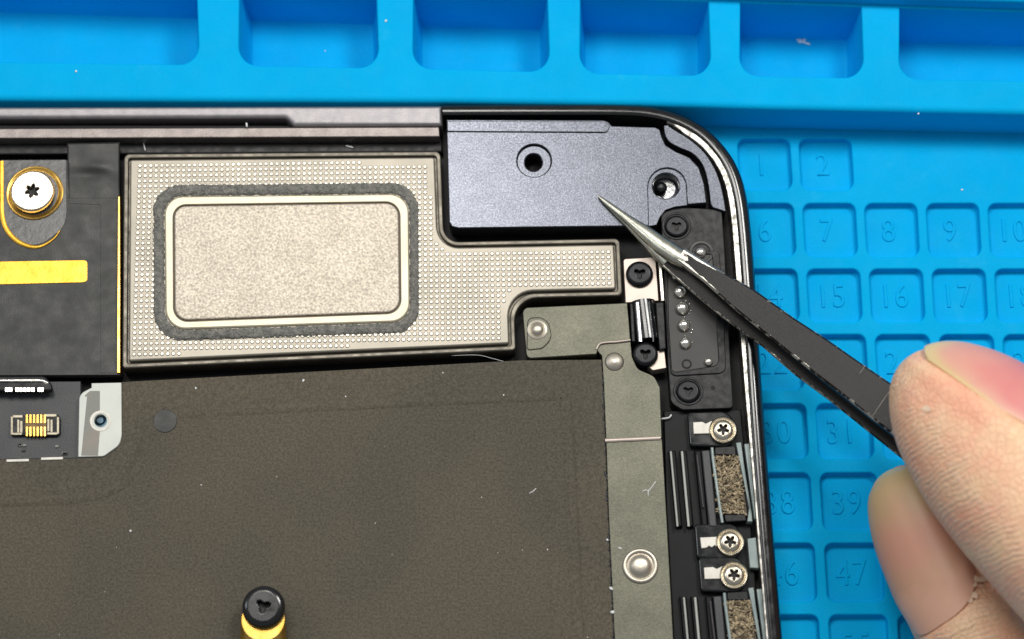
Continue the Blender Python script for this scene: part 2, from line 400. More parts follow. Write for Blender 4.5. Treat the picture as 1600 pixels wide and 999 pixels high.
# ---- flexible board, far edge of the tablet
flex = pshell('flex_board', [(-700, 254), (186, 250), (187.5, 586), (-700, 590)], -.14, -.3, M['film'], tab, bev=.008)
pshell('film_strip', [(106, 290), (186, 290), (186.3, 308), (182, 314), (181, 583), (157, 583), (157, 320), (107, 318)], -.134, -.1395, M['film'], flex, bev=.004)
def patch(name, q, hf, m, parent, n=40):
    """soft sheet over a four-cornered patch, height from hf(u, v); its rim is turned down"""
    bm = bmesh.new(); G = []
    for i in range(n + 1):
        v = i / n; row = []
        for j in range(n + 1):
            u = j / n
            x = (q[0][0] * (1 - u) + q[1][0] * u) * (1 - v) + (q[3][0] * (1 - u) + q[2][0] * u) * v
            y = (q[0][1] * (1 - u) + q[1][1] * u) * (1 - v) + (q[3][1] * (1 - u) + q[2][1] * u) * v
            e = min(u, 1 - u, v, 1 - v) * n
            row.append(bm.verts.new(P(x, y, hf(u, v) - (.03 if e < .5 else 0))))
        G.append(row)
    for i in range(n):
        for j in range(n): bm.faces.new((G[i][j], G[i][j + 1], G[i + 1][j + 1], G[i + 1][j]))
    return bm_link(name, bm, m, parent, 60)
gs = lambda u, v, a, b, c, d: math.exp(-((u - a) / c) ** 2 - ((v - b) / d) ** 2)
patch('tape_flap', [(105, 224), (187, 222.5), (187, 312), (106, 312)], lambda u, v: -.118 + .03 * (1 - sstep(.35, .62, v - .12 * u)) + .02 * gs(u, v, .62, .42, .22, .1) - .03 * gs(u, v, .42, .55, .24, .1) - .012 * sstep(.6, 1, v), M['film'], flex)
pshell('clear_window', rnd([(2, 250.5), (103, 250), (104, 330, 4), (100, 356, 30), (58, 388, 40), (10, 372, 30), (-2, 330, 10)]), -.132, -.139, M['clear'], flex, bev=.003)
pshell('gold_edge', [(184.2, 308), (187.6, 306), (188, 583), (182.5, 583)], -.105, -.28, M['goldpol'], tab, bev=.008)
pshell('gold_stripe', rnd([(-700, 420), (130, 406.5, 9), (136.5, 408, 8), (136.5, 440, 8), (128, 441.5, 9), (-700, 462)]), -.128, -.139, M['gold'], flex, bev=.006)
arc = smooth_path([(2, 252), (2, 300), (3, 335), (10, 358), (26, 376), (48, 385.5), (66, 384), (84, 373), (94, 360)], 6)
ribbon('gold_outline', [P(p.x, p.y, -.125) for p in arc], [.075 * (1 - .8 * max(0, i / len(arc) - .5) * 2) for i in range(len(arc))], .022, M['gold'], flex)
c = P(54.5, 302, -.13)
lathe('washer', c, [(.455, -.138), (.455, -.112), (.44, -.104), (.425, -.106), (.40, -.125), (.36, -.135), (.0, -.136)], M['goldpol'], tab, 56)
c2 = P(50, 298, .02)
screw('screw', 50, 298, .0, .345, .12, M['screwslv'], tab, lobes=6, sr=.34, si=.17, rot=.35, dome=.09)
ribbon('scratch', [P(*p, -.128) for p in ((14, 358), (23, 356), (28, 350), (31, 344))], .022, .008, M['grey'], flex, 6)

# ---- connector bay
bay = pshell('connector_bay', rnd([(-700, 602), (126, 596), (126, 716, 2), (-700, 730)]), -.22, -.46, M['film2'], tab, bev=.01)
plug = part(tab, 'cable_plug')
pshell('plug_shell', rnd([(-120, 588), (70, 587, 10), (80, 600, 6), (82, 611, 4), (-120, 613)]), -.02, -.12, M['black'], plug, bev=.03)
ribbon('plug_edge', [P(-110, 595.5, .0), P(60, 594.5, .0), P(68, 595.5, -.005), P(75, 599, -.02)], .045, .03, M['nickel'], plug)
bm = bmesh.new()
def bx(bm, a, b, y0, y1, zt, zb):
    q = [P(a, y0, zt), P(b, y0, zt), P(b, y1, zt), P(a, y1, zt)]
    t = [bm.verts.new((v.x, v.y, zt)) for v in q]; u = [bm.verts.new((v.x, v.y, zb)) for v in q]
    bm.faces.new(t); bm.faces.new(u)
    for i in range(4): bm.faces.new((t[i - 1], t[i], u[i], u[i - 1]))
for a, b in ((8, 19), (24, 29), (30.5, 35), (36.5, 41), (42.5, 47), (48.5, 54), (59, 68)): bx(bm, a, b, 606, 612, -.01, -.06)
o = bm_link('pins', bm, M['nickel'], plug); o['kind'] = 'stuff'
sock = part(tab, 'board_socket')
pshell('socket_body', rnd([(18, 650, 3), (91, 648, 3), (94, 654, 2), (94, 676, 3), (88, 681, 3), (19, 680, 3)]), -.15, -.22, M['black'], sock, bev=.01)
bm = bmesh.new()
for a, b, y0, y1 in ((17, 20, 651, 679), (20, 35, 649, 652.5), (71, 88, 647.5, 651), (89, 92, 652, 678), (27, 30, 656, 676), (31.5, 35, 658, 676), (74, 77, 655, 674), (79, 82, 656, 675), (20, 34, 676.5, 679.5), (74, 89, 676, 679)): bx(bm, a, b, y0, y1, -.135 - .002 * random.random(), -.2)
o = bm_link('socket_shell', bm, mat('dull_tin', (176, 168, 148), (150, 142, 124), rough=.45, metal=.7, scale=12), sock); o['kind'] = 'stuff'
bm = bmesh.new()
for k in range(6):
    x = 40.5 + k * 5.6; bx(bm, x, x + 3, 648, 661, -.125, -.2); bx(bm, x, x + 3, 667, 681.5, -.125, -.2)
o = bm_link('pins', bm, M['goldpol'], sock); o['kind'] = 'stuff'
pshell('socket_core', [(39, 655), (72, 654), (72, 672), (39, 673)], -.14, -.2, mat('gold_brown', (120, 96, 58), (90, 72, 48), rough=.5, metal=.3, scale=9), sock, bev=.004)
for a, b, y in ((10, 45, 718), (64, 98, 715)):
    pshell('contact_bar', rnd([(a, y, 1), (b, y - 1, 1), (b, y + 3, 1), (a, y + 4, 1)]), -.10, -.24, M['white'], bay, bev=.006)
rng = random.Random(4)
for k in range(7):
    x = 14 + rng.random() * 90; y = 692 + rng.random() * 18; w = 4 + rng.random() * 5
    pshell('chip', rnd([(x, y), (x + w, y - .3), (x + w, y + 3.5), (x, y + 4)]), -.195, -.225, M['film'] if k % 2 else M['grey'], bay, bev=.004)
# ---- pale grounding plate with a hole
gp = part(tab, 'grounding_plate')
hc = [(157 + 10 * math.cos(a * math.pi / 12), 657.5 + 10 * math.sin(a * math.pi / 12)) for a in range(24)]
pshell('plate', rnd([(143, 599), (189.5, 598), (190, 680, 6), (187, 695, 20), (162, 713, 12), (122, 714, 3), (124, 616, 14), (143, 606, 3)]), -.085, -.2, M['pale'], gp, [hc], bev=.008)
hc2 = [(157 + 17 * math.cos(a * math.pi / 18), 657.5 + 16 * math.sin(a * math.pi / 18)) for a in range(10, 27)]
pshell('film_patch', rnd([(129, 622, 12), (140, 611, 8), (156, 611)]) + [(156, 641)] + [p for p in reversed(hc2) if p[0] < 156] + [(156, 674)] + [(153, 712), (127, 712)], -.081, -.086, M['grey'], gp, bev=.002)
ring('hole_ring', 157, 658, -.077, .165, .125, .02, M['white'], gp, .008)
c = P(157, 657.5, -.2); lathe('screw_hole', c, [(.16, -.3), (.16, -.13), (.10, -.13), (.05, -.17), (.0, -.17)], mat('teal_screw', (50, 74, 88), (18, 26, 34), rough=.3, metal=.6, scale=5), gp, 20)

# ---- brown shield plate over the lower half
plate = pshell('shield_plate', rnd([(190.5, 597), (815, 563), (940, 562, 3), (944, 640), (950, 800), (959, 1000), (985, 1500), (-700, 1560), (-700, 728), (120, 716), (165, 712, 14), (190, 690, 18)]), -.12, -.4, M['brown'], tab, bev=.012)
pshell('embossed_panel', rnd([(-700, 800), (130, 779, 60), (205, 752, 50), (233, 668, 40), (262, 648, 40), (600, 632), (880, 619, 24), (889, 700), (905, 1000), (930, 1440), (-700, 1500)], 9), -.096, -.13, M['brown'], plate, bev=.024, seg=5)
rg = [P(p[0], p[1], -.104) for p in smooth_path([(-200, 789), (60, 783), (140, 776), (190, 758), (216, 726), (236, 676), (262, 652), (330, 644), (600, 631), (850, 620), (876, 624), (884, 648), (890, 760), (902, 999), (915, 1200)], 8)]
ribbon('pressed_ridge', rg, .20, .040, M['brown'], plate)
ribbon('pressed_ridge', [P(p[0], p[1], -.1) for p in smooth_path([(860, 690), (862, 760), (872, 999), (885, 1200)], 5)], .22, .026, M['brown'], plate)
c = P(258, 658, -.09); lathe('sticker_dot', c, [(.185, -.12), (.185, -.088), (.178, -.083), (.0, -.083)], M['film'], plate, 40)
# rough torn rim of the plate along the strip
bm = bmesh.new(); rng = random.Random(3)
for k in range(120):
    y = 570 + k * 3.7; x = 941.5 + (y - 562) * .042 - 1 + rng.uniform(-2.2, 1.5)
    p = P(x, y, -.12); s = rng.uniform(.01, .028)
    bmesh.ops.create_icosphere(bm, subdivisions=1, radius=s, matrix=Matrix.Translation((p.x, p.y, -.125)) @ Matrix.Diagonal((rng.uniform(.5, 1), rng.uniform(.8, 1.8), .6, 1)))
o = bm_link('ragged_edge', bm, M['film2'], plate, 60); o['kind'] = 'stuff'
# gold standoff with its black screw
so = part(tab, 'standoff')
cb = P(411.5, 1012, -.096); ct = P(411, 950, .42)
ln = ((ct.x - cb.x) / .516, (ct.y - cb.y) / .516)
lathe('post', cb, [(.36, -.096), (.36, -.06), (.345, -.04), (.335, .25), (.32, .27), (.0, .27)], M['goldpol'], so, 44, lean=ln)
screw('post_screw', 411, 947, .42, .322, .14, M['gloss'], so, lobes=3, sr=.36, si=.14, dome=.3)

# ---- loudspeaker
spk = part(tab, 'loudspeaker')
spc = [(193.5, 240.5, 9), (688.5, 236.5, 9), (693.5, 378, 24), (968.5, 372.5, 9), (972.5, 462.5, 8), (803, 466.5, 36), (806, 547.5, 6), (191, 576, 5)]
spw = W(rnd(spc, 8), -.10); inn = W(rnd(inset_ctrl(spc, 10), 8), -.10)
shell('rim', spw, -.095, -.44, M['rimsteel'], spk, [W(rnd(inset_ctrl(spc, 7.5), 8), -.10)], bev=.022, floor=-.16)
shell('face', inn, -.07, -.2, M['steelshade'], spk, bev=.03, seg=4)
foam_o = ccw(W(rnd([(238.5, 288.5, 42), (654, 284.5, 42), (655, 520, 40), (240, 533.5, 44)], 10), -.05))
foam_i = ccw(W(rnd([(256, 306.5, 30), (639, 302.5, 30), (641, 503.5, 30), (258, 516.5, 32)], 10), -.05))
inn2 = W(rnd(inset_ctrl(spc, 18), 8), -.10)
bm = bmesh.new(); n = 0; p0 = P(193.5, 240.5, -.07); ang = R(.9); pit = .0875
for i in range(-6, 100):
    for j in range(-6, 48):
        x = p0.x + i * pit * math.cos(ang) + j * pit * math.sin(ang); y = p0.y - j * pit * math.cos(ang) + i * pit * math.sin(ang) + .05
        if inside((x, y), inn2) and not inside((x, y), offset(foam_o, .04)):
            n += 1; rr = []
            for r, z in ((.039, -.0705), (.034, -.0615), (.024, -.0575)):
                rr.append([bm.verts.new((x + r * math.cos(k * math.pi / 3 + .4), y + r * math.sin(k * math.pi / 3 + .4), z)) for k in range(6)])
            skin_rings(bm, rr); bm.faces.new(rr[-1])
o = bm_link('dimples', bm, M['steel'], spk, 80); o['kind'] = 'stuff'
# foam gasket: a rough band
def resample(l, n):
    L = [0]
    for i in range(len(l)): L.append(L[-1] + (Vector(l[(i + 1) % len(l)]) - Vector(l[i])).length)
    out = []; j = 0
    for k in range(n):
        t = L[-1] * k / n
        while L[j + 1] < t: j += 1
        u = (t - L[j]) / max(1e-9, L[j + 1] - L[j]); out.append(tuple(Vector(l[j]).lerp(Vector(l[(j + 1) % len(l)]), u)))
    return out
fo_, fi_ = resample(foam_o, 420), resample(foam_i, 420)
bm = bmesh.new(); rings = []; rng = random.Random(9); K = 9
for k in range(K + 1):
    u = k / K; rr = []
    for a, b in zip(fo_, fi_):
        e = math.sin(u * math.pi) ** .4; j = .006 if 0 < k < K else .013
        p = Vector(a).lerp(Vector(b), u)
        rr.append(bm.verts.new((p.x + rng.uniform(-j, j), p.y + rng.uniform(-j, j), -.071 + e * .05 + rng.uniform(-.009, .009) * (1 if 0 < k < K else 0))))
    rings.append(rr)
skin_rings(bm, rings)
bm_link('foam_gasket', bm, M['foam'], spk, 80)
cf_o = offset(foam_i, .005); cf_i = ccw(W(rnd([(272.5, 322.5, 18), (622, 317.5, 20), (624, 487, 20), (273.5, 500.5, 20)], 9), -.03))
shell('cone_frame', cf_o, -.035, -.08, M['cream'], spk, [offset(cf_i, -.028)], bev=.03, hbev=.012)
shell('surround', offset(cf_i, -.05), -.068, -.085, M['groove'], spk, bev=0)
shell('diaphragm', cf_i, -.028, -.08, M['beige'], spk, bev=.022, seg=4)

# ---- olive bracket and strip
br = part(tab, 'ground_strip')
pshell('bracket', rnd([(816, 481, 9), (980, 473.5, 3), (985, 531, 3), (938, 536, 5), (932, 553.5, 2), (823, 560.5, 8)]), -.075, -.4, M['olive'], br, bev=.012)
pshell('strip', rnd([(930, 545, 12), (944, 533), (985, 533), (987.5, 558, 6), (996, 577, 16), (1022, 588, 16), (1031, 606, 8), (1034, 685), (947, 688), (943.5, 600), (940.5, 556, 4)]), -.095, -.4, M['olive'], br, bev=.008)
pshell('strip', [(947.3, 689.5), (1034.2, 686.2), (1041, 800), (1052, 1000), (1080, 1500), (988, 1500), (960.5, 1000), (951, 800)], -.105, -.4, M['olive'], br, bev=.008)
ribbon('fold_highlight', [P(945.5, 688.5, -.092), P(990, 686.5, -.09), P(1032, 684.5, -.092)], .06, .03, M['pink'], br)  # pale ribbon: the highlight along the fold, put in as colour
ribbon('raised_lip', [P(p.x, p.y, -.07) for p in smooth_path([(932, 546), (936, 538.5), (944, 535.5), (965, 534), (985, 531.5)], 6)], .035, .03, M['pink'], br)
c = P(842, 517, -.07)
pshell('boss', rnd([(823, 496, 10), (856, 494, 20), (864, 530, 18), (848, 546, 12), (822, 549, 6)]), -.062, -.08, M['olive'], br, bev=.03, seg=5)
lathe('rivet', P(839.5, 515.5, -.06), [(.16, -.07), (.155, -.05), (.12, -.04), (.105, -.052), (.10, -.045), (.07, -.015), (.03, -.005), (0, -.004)], M['steel'], br, 32, 50)
lathe('rivet', P(960, 565, -.08), [(.15, -.1), (.15, -.09), (.12, -.07), (.07, -.05), (.03, -.04), (0, -.04)], M['steel'], br, 32, 60)
c = P(1000.5, 884.5, -.10)
lathe('rivet', c, [(.275, -.106), (.27, -.085), (.245, -.07), (.215, -.075), (.195, -.1), (.175, -.095), (.15, -.06), (.09, -.035), (.04, -.03), (0, -.03)], M['steel'], br, 40, 60)

# ---- contact module by the corner
cm = part(tab, 'contact_block')
pshell('body', rnd([(1032, 330, 14), (1048, 322), (1128, 328), (1133, 400), (1139, 520), (1146, 638, 6), (1066, 641, 16), (1048, 630, 14), (1044, 575), (1039, 480), (1036, 400)]), -.13, -.42, M['black'], cm, bev=.015)
pshell('tray_lip', rnd([(1038, 395, 8), (1124, 391, 8), (1131, 500), (1135, 583, 12), (1048, 588, 10), (1042, 500)]), -.105, -.14, M['black'], cm, [rnd([(1043, 400, 6), (1113, 397, 6), (1119, 500), (1123.5, 571, 12), (1050, 583, 8), (1045, 500)])], bev=.012)
pshell('backing', rnd([(1043, 401), (1113, 398), (1119, 500), (1123, 571, 10), (1050, 582, 6), (1045, 500)]), -.124, -.135, mat('grey_backing', (48, 46, 43), (38, 37, 36), rough=.5, scale=2, grain=.1), cm, bev=.002)
ring('contact_well', 1096, 394, -.11, .20, .14, .03, M['film'], cm, .012)
for x, y, r in ((1094.5, 395, .085), (1055, 432, .05), (1062.5, 456.5, .092), (1066, 482, .098), (1068.5, 508.5, .092), (1071, 536.5, .085), (1107, 565.5, .062)):
    r *= 1.12; c = P(x, y, -.1); lathe('contact', c, [(r, -.13), (r, -.10)] + [(r * math.cos(a), -.10 + r * .8 * math.sin(a)) for a in (.3, .6, .9, 1.2, 1.45)] + [(0, -.1 + r * .8)], M['nickel'], cm, 24, 60)
c = P(1073, 569, -.12); lathe('pin_hole', c, [(.08, -.13), (.08, -.119), (.055, -.117), (.045, -.14), (0, -.15)], M['deep'], cm, 24)
bm = bmesh.new(); rng = random.Random(21)
for k in range(16):
    p = P(1074 + rng.uniform(-4, 8), 470 + k * 5, -.11); s = rng.uniform(.008, .022)
    bmesh.ops.create_icosphere(bm, subdivisions=1, radius=s, matrix=Matrix.Translation((p.x, p.y, -.118)))
o = bm_link('solder_beads', bm, M['nickel'], cm, 80); o['kind'] = 'stuff'
for px, py in ((1057, 353), (1075.5, 611)):
    ring('screw_seat', px, py, -.118, .235, .19, .02, M['black'], cm, .012)
    screw('screw', px, py, -.075, .185, .06, M['screwblk'], cm, lobes=3, sr=.46, si=.15, rot=.5, dome=.25)
lathe('pin_hole', P(1114, 606, -.12), [(.03, -.135), (.03, -.127), (.02, -.126), (0, -.14)], M['deep'], cm, 14)
# ---- small pale tab with black screws and the black roller between them
ta = part(tab, 'latch')
pshell('latch_tab', rnd([(974, 405, 4), (1024, 402, 3), (1029, 470, 2), (977.5, 473, 3)]), -.12, -.4, M['pink'], ta, bev=.008)
pshell('latch_edge', [(1028.5, 408), (1033.5, 407), (1038.5, 470), (1033, 471)], -.075, -.4, M['nickel'], ta, bev=.012)
pshell('latch_foot', rnd([(1024, 549, 2), (1038, 548, 2), (1041, 575, 3), (1020, 579, 4), (1012, 572, 3)]), -.15, -.4, M['pink'], ta, bev=.008)
screw('screw', 999.5, 427, -.03, .215, .10, M['screwblk'], ta, lobes=3, sr=.46, si=.15, rot=.5, dome=.3)
screw('screw', 1008.5, 552.5, -.05, .20, .10, M['screwblk'], ta, lobes=3, sr=.46, si=.15, rot=.5, dome=.3)
# roller: a lying cylinder
a, b = P(1004, 472.5, -.20), P(1012, 534, -.20)
bm = bmesh.new(); ax = (b - a).normalized(); sx = ax.cross(Vector((0, 0, 1))).normalized(); uz = sx.cross(ax); rr = []
for t, r in ((0, .19), (.01, .205), (.5, .205), (.99, .205), (1, .19)):
    q = a.lerp(b, t); rr.append([bm.verts.new(q + sx * (r * math.cos(2 * math.pi * k / 28)) + uz * (r * math.sin(2 * math.pi * k / 28))) for k in range(28)])
skin_rings(bm, rr); bm.faces.new(rr[0]); bm.faces.new(rr[-1])
bm_link('roller', bm, M['gloss'], ta, 50)
ribbon('roller_highlight', [P(1014, 473, -.02), P(1021, 534, -.02)], .035, .05, M['polish'], ta)  # bright strips laid on the black roller as its highlights
ribbon('roller_highlight', [P(996, 473, -.015), P(1001, 534, -.015)], .07, .03, M['polish'], ta)
pshell('roller_cheek', [(1024, 473), (1037, 472), (1041, 545), (1030, 547)], -.06, -.4, M['black'], ta, bev=.02)
pshell('roller_cheek', [(984, 474), (989, 474), (993, 534), (987, 534)], -.09, -.4, M['black'], ta, bev=.015)

# ---- side channel: ribs, clamps with silver screws, granular mesh inserts
def lerp_x(y): return (y - 650) * .068                                    # the channel runs slightly askew of the photo
side = part(tab, 'side_channel')
pshell('channel_bed', [(1037, 642), (1158, 640), (1172, 800), (1188, 1000), (1230, 1500), (1078, 1500), (1052, 1000), (1041, 800)], -.25, -.45, M['deep'], side, bev=.02)
def ribs(y0, y1):
    for x, w in ((1047.5, 3.0), (1065, 3.6), (1088, 2.4)):
        o0, o1 = (y0 - 700) * .075, (y1 - 700) * .075
        yy = y0 + (12 if w < 3 else (0 if w > 4 else 6))
        ribbon('rib', [P(x + (yy - 700) * .09, yy, -.11), P(x + (y1 - 700) * .09, y1 - (30 if w < 3 else 0), -.12)], w * .011, .06, M['alu' if w < 3 else 'pale'], side, 8)
        pshell('rib_base', [(x + o0 - 3, y0 + 4), (x + o0 + 8, y0 + 4), (x + o1 + 10, y1), (x + o1 - 1, y1)], -.16, -.3, M['deep'], side, bev=.03)
    o0, o1 = (y0 - 700) * .08, (y1 - 700) * .08
    pshell('side_bar', rnd([(1096 + o0, y0 + 4, 2), (1109 + o0, y0 + 3, 2), (1111 + o1, y1, 2), (1098 + o1, y1, 2)]), -.10, -.3, M['film2'], side, bev=.025)
ribs(700, 823); ribs(928, 1060)
def clamp(x, y, up):
    cl = part(tab, 'clamp')
    pshell('clamp_body', rnd([(x - 56, y - 27, 5), (x + 6, y - 29, 20), (x + 27, y, 20), (x + 10, y + 28, 18), (x - 52, y + 26, 5)]), -.12, -.4, M['gloss'], cl, bev=.03)
    pts = [(x - 47, y - 11), (x - 33, y - 12), (x - 27, y - 9), (x - 19, y - 13), (x - 4, y - 12), (x - 4, y + 6), (x - 46, y + 7)] if up else \
          [(x - 47, y - 6), (x - 4, y - 8), (x - 4, y + 10), (x - 20, y + 9), (x - 24, y + 6), (x - 29, y + 9.5), (x - 33, y + 7), (x - 37, y + 10), (x - 45, y + 11)]
    pshell('clamp_tab', pts, -.085, -.13, M['white'], cl, bev=.01)
    c = P(x, y, -.03)
    lathe('screw_collar', c, [(.215, -.13), (.215, -.06), (.20, -.045), (.18, -.05), (.17, -.07), (0, -.07)], M['screwslv'], cl, 36, 50)
    screw('screw', x, y, -.0, .175, .07, M['screwslv'], cl, lobes=5, sr=.6, si=.22, rot=.9, dome=.45)
clamp(1130, 671, True); clamp(1141, 846, False); clamp(1147, 898, True)
def mesh_insert(y0, y1, seed):
    mi = part(tab, 'mesh_insert'); rng = random.Random(seed); o0, o1 = (y0 - 712) * .085, (y1 - 712) * .085
    q = [(1116 + o0, y0), (1155 + o0, y0), (1160 + o1, y1), (1119 + o1, y1)]
    pshell('insert_bed', q, -.13, -.3, mat('mesh_bed', (92, 82, 66), (70, 62, 52), rough=.7, scale=12), mi, bev=.01)
    bm = bmesh.new()
    for k in range(int((y1 - y0) * 9)):
        u, v = rng.random(), rng.random(); x = (q[0][0] + (q[1][0] - q[0][0]) * u) + o1 * v - o0 * v + rng.gauss(0, 2); y = y0 + (y1 - y0) * v
        p = P(x, y, -.1); l = rng.uniform(.014, .034)
        bmesh.ops.create_cube(bm, size=1, matrix=Matrix.Translation((p.x, p.y, -.115 + rng.uniform(-.015, .03))) @ Matrix.Rotation(rng.uniform(0, 6.3), 4, 'Z') @ Matrix.Rotation(rng.uniform(-.6, .6), 4, 'X') @ Matrix.Diagonal((l * 2, l * .7, l * .7, 1)))
    o = bm_link('mesh_grains', bm, M['mesh'], mi, 30); o['kind'] = 'stuff'
    pshell('insert_cap', rnd([(1117 + o0, y0 - 13, 2), (1148 + o0, y0 - 15, 3), (1151 + o0, y0 - 1), (1117 + o0, y0 - 1)]), -.09, -.3, M['black'], mi, bev=.015)
    pshell('insert_cap', rnd([(1124 + o1, y1 + 1), (1157 + o1, y1 + 1), (1159 + o1, y1 + 11, 3), (1126 + o1, y1 + 13, 3)]), -.09, -.3, M['black'], mi, bev=.015)
    ribbon('insert_edge', [P(1112.5 + o0, y0 - 12, -.09), P(1114 + o0, y0 + 5, -.09), P(1117 + o1, y1 - 10, -.1), P(1121 + o1, y1 + 14, -.09)], .05, .05, M['glassy'], mi)
    pshell('gasket', rnd([(1150 + o0, y0 - 20, 1), (1158 + o0, y0 - 21, 1), (1162 + o0, y0 + 10), (1167 + o1, y1), (1168 + o1, y1 + 12, 2), (1160 + o1, y1 + 12, 2), (1163 + o1, y1 - 10), (1158 + o0, y0 + 20)]), -.07, -.25, M['glassy'], mi, bev=.012)
    pshell('window', [(1163 + o0, y0 - 18), (1171 + o0, y0 - 19), (1178 + o1, y1 + 6), (1171 + o1, y1 + 8)], -.12, -.3, M['glassy'], mi, bev=.01)
mesh_insert(712, 803, 5); mesh_insert(939, 1040, 6)
pshell('channel_window', [(1168, 842), (1181, 840), (1186, 888), (1172, 887)], -.12, -.3, M['glassy'], side, bev=.01)

# ================================================================== loose corner cover plate
cov = thing('cover_plate', P(860, 270, -.3), 'loose blue grey metal cover plate under the tweezer tip at the tablet corner', 'cover plate')
outl = [(697.5, 187), (943, 188), (951, 191), (956, 197), (1024, 199), (1031, 203), (1034, 214), (1040, 227), (1056, 237), (1077, 246), (1092, 262), (1100, 287), (1104, 317), (1074, 320), (1054, 322), (1040, 327), (1031, 338), (1026, 350), (1010, 353), (716, 356.5), (706, 354), (702, 347)]
zc = -.02
h1 = W([(834.5 + 27 * math.cos(a * math.pi / 20), 251 + 25.5 * math.sin(a * math.pi / 20)) for a in range(40)], zc)
h2px = [(1014, 352.4), (1012.5, 300)] + [(1042.5 + 30 * math.cos(a), 292 - 29.5 * math.sin(a)) for a in [math.pi * (1 - k / 14) for k in range(15)]] + [(1074, 319.5)]
# right-hand recess reaches the lower edge, so it is part of the outline: cut a notch and set a lower step into it
notch = outl[:17] + outl[17:]
k0 = outl.index((1074, 320)); k1 = outl.index((1010, 353))
out2 = outl[:k0] + [(1074, 319.5)] + list(reversed(h2px))[1:-1] + [(1014, 352.7)] + [(1010, 353)] + outl[k1 + 1:]
shell('plate', W(out2, zc), zc, -.40, M['anod'], cov, [h1], bev=.014, hbev=.016)
hole1 = W([(833.5 + 13.5 * math.cos(a * math.pi / 16), 254 + 13.5 * math.sin(a * math.pi / 16)) for a in range(32)], -.075)
shell('screw_seat', circ(P(834.5, 251, zc), .262, 44), -.075, -.40, M['anod'], cov, [hole1], bev=0, hbev=.02)
lathe('hole_bottom', P(833, 254, -.2), [(.15, -.46), (.15, -.40), (.05, -.38), (.0, -.37)], M['deep'], cov, 24)
step = list(h2px[:-1]) + [(1074, 319.5), (1054, 322), (1040, 327), (1031, 338), (1026, 350), (1014, 352.4)]
hole2 = W([(1040.5 + 21 * math.cos(a * math.pi / 16), 291 + 20 * math.sin(a * math.pi / 16)) for a in range(32)], -.06)
shell('screw_seat', W(step, zc), -.055, -.40, M['anod'], cov, [hole2], bev=.004, hbev=.016)
lathe('hole_bottom', P(1040, 292, -.2), [(.2, -.42), (.2, -.32), (.16, -.30), (0, -.30)], M['polish'], cov, 28)
lathe('hole_pin', P(1033, 292, -.12), [(.10, -.31), (.10, -.16), (.075, -.11), (.03, -.09), (0, -.09)], M['gloss'], cov, 24, 60)
pshell('edge_strip', rnd([(698.5, 189), (940, 189.5, 4), (951, 192, 5), (953, 199, 5), (948, 207, 5), (699, 205.5)]), .008, -.03, M['anod'], cov, bev=.012)

# ================================================================== tweezers
tw = thing('tweezers', P(936, 308, 0), 'black coated tweezers with bare steel tip pointing at the cover plate', 'tweezers')
mt = bpy.data.materials.new('worn_black_coating'); mt.use_nodes = True; nt = mt.node_tree; b = nt.nodes['Principled BSDF']
at = nt.nodes.new('ShaderNodeAttribute'); at.attribute_name = 'wear'
tc = nt.nodes.new('ShaderNodeTexCoord'); nn = nt.nodes.new('ShaderNodeTexNoise'); nn.inputs['Scale'].default_value = 5; nn.inputs['Detail'].default_value = 6; nn.inputs['Roughness'].default_value = .7
nt.links.new(tc.outputs['Object'], nn.inputs['Vector'])
sm = nt.nodes.new('ShaderNodeMath'); sm.operation = 'ADD'; nt.links.new(at.outputs['Fac'], sm.inputs[0]); nt.links.new(nn.outputs['Fac'], sm.inputs[1])
mr = nt.nodes.new('ShaderNodeMapRange'); nt.links.new(sm.outputs[0], mr.inputs[0]); mr.inputs[1].default_value = .98; mr.inputs[2].default_value = 1.04
n2 = nt.nodes.new('ShaderNodeTexNoise'); n2.inputs['Scale'].default_value = 3; n2.inputs['Detail'].default_value = 5; nt.links.new(tc.outputs['Object'], n2.inputs['Vector'])
cr = nt.nodes.new('ShaderNodeMix'); cr.data_type = 'RGBA'; cr.inputs['A'].default_value = (*lin((12, 11, 11)), 1); cr.inputs['B'].default_value = (*lin((30, 27, 25)), 1); nt.links.new(n2.outputs['Fac'], cr.inputs['Factor'])
mx = nt.nodes.new('ShaderNodeMix'); mx.data_type = 'RGBA'; nt.links.new(mr.outputs[0], mx.inputs['Factor']); nt.links.new(cr.outputs['Result'], mx.inputs['A']); mx.inputs['B'].default_value = (*lin((205, 202, 192)), 1)
nt.links.new(mx.outputs['Result'], b.inputs['Base Color']); nt.links.new(mr.outputs[0], b.inputs['Metallic']); b.inputs['Roughness'].default_value = .4; b.inputs['Specular IOR Level'].default_value = .3
bp = nt.nodes.new('ShaderNodeBump'); bp.inputs['Distance'].default_value = .003; n3 = nt.nodes.new('ShaderNodeTexNoise'); n3.inputs['Scale'].default_value = 70; nt.links.new(tc.outputs['Object'], n3.inputs['Vector'])
nt.links.new(n3.outputs['Fac'], bp.inputs['Height']); nt.links.new(bp.outputs[0], b.inputs['Normal'])
M['coat'] = mt
M['tip'] = mat('tip_steel', (214, 212, 198), (196, 196, 182), rough=.3, metal=1, scale=4, rvar=.06)
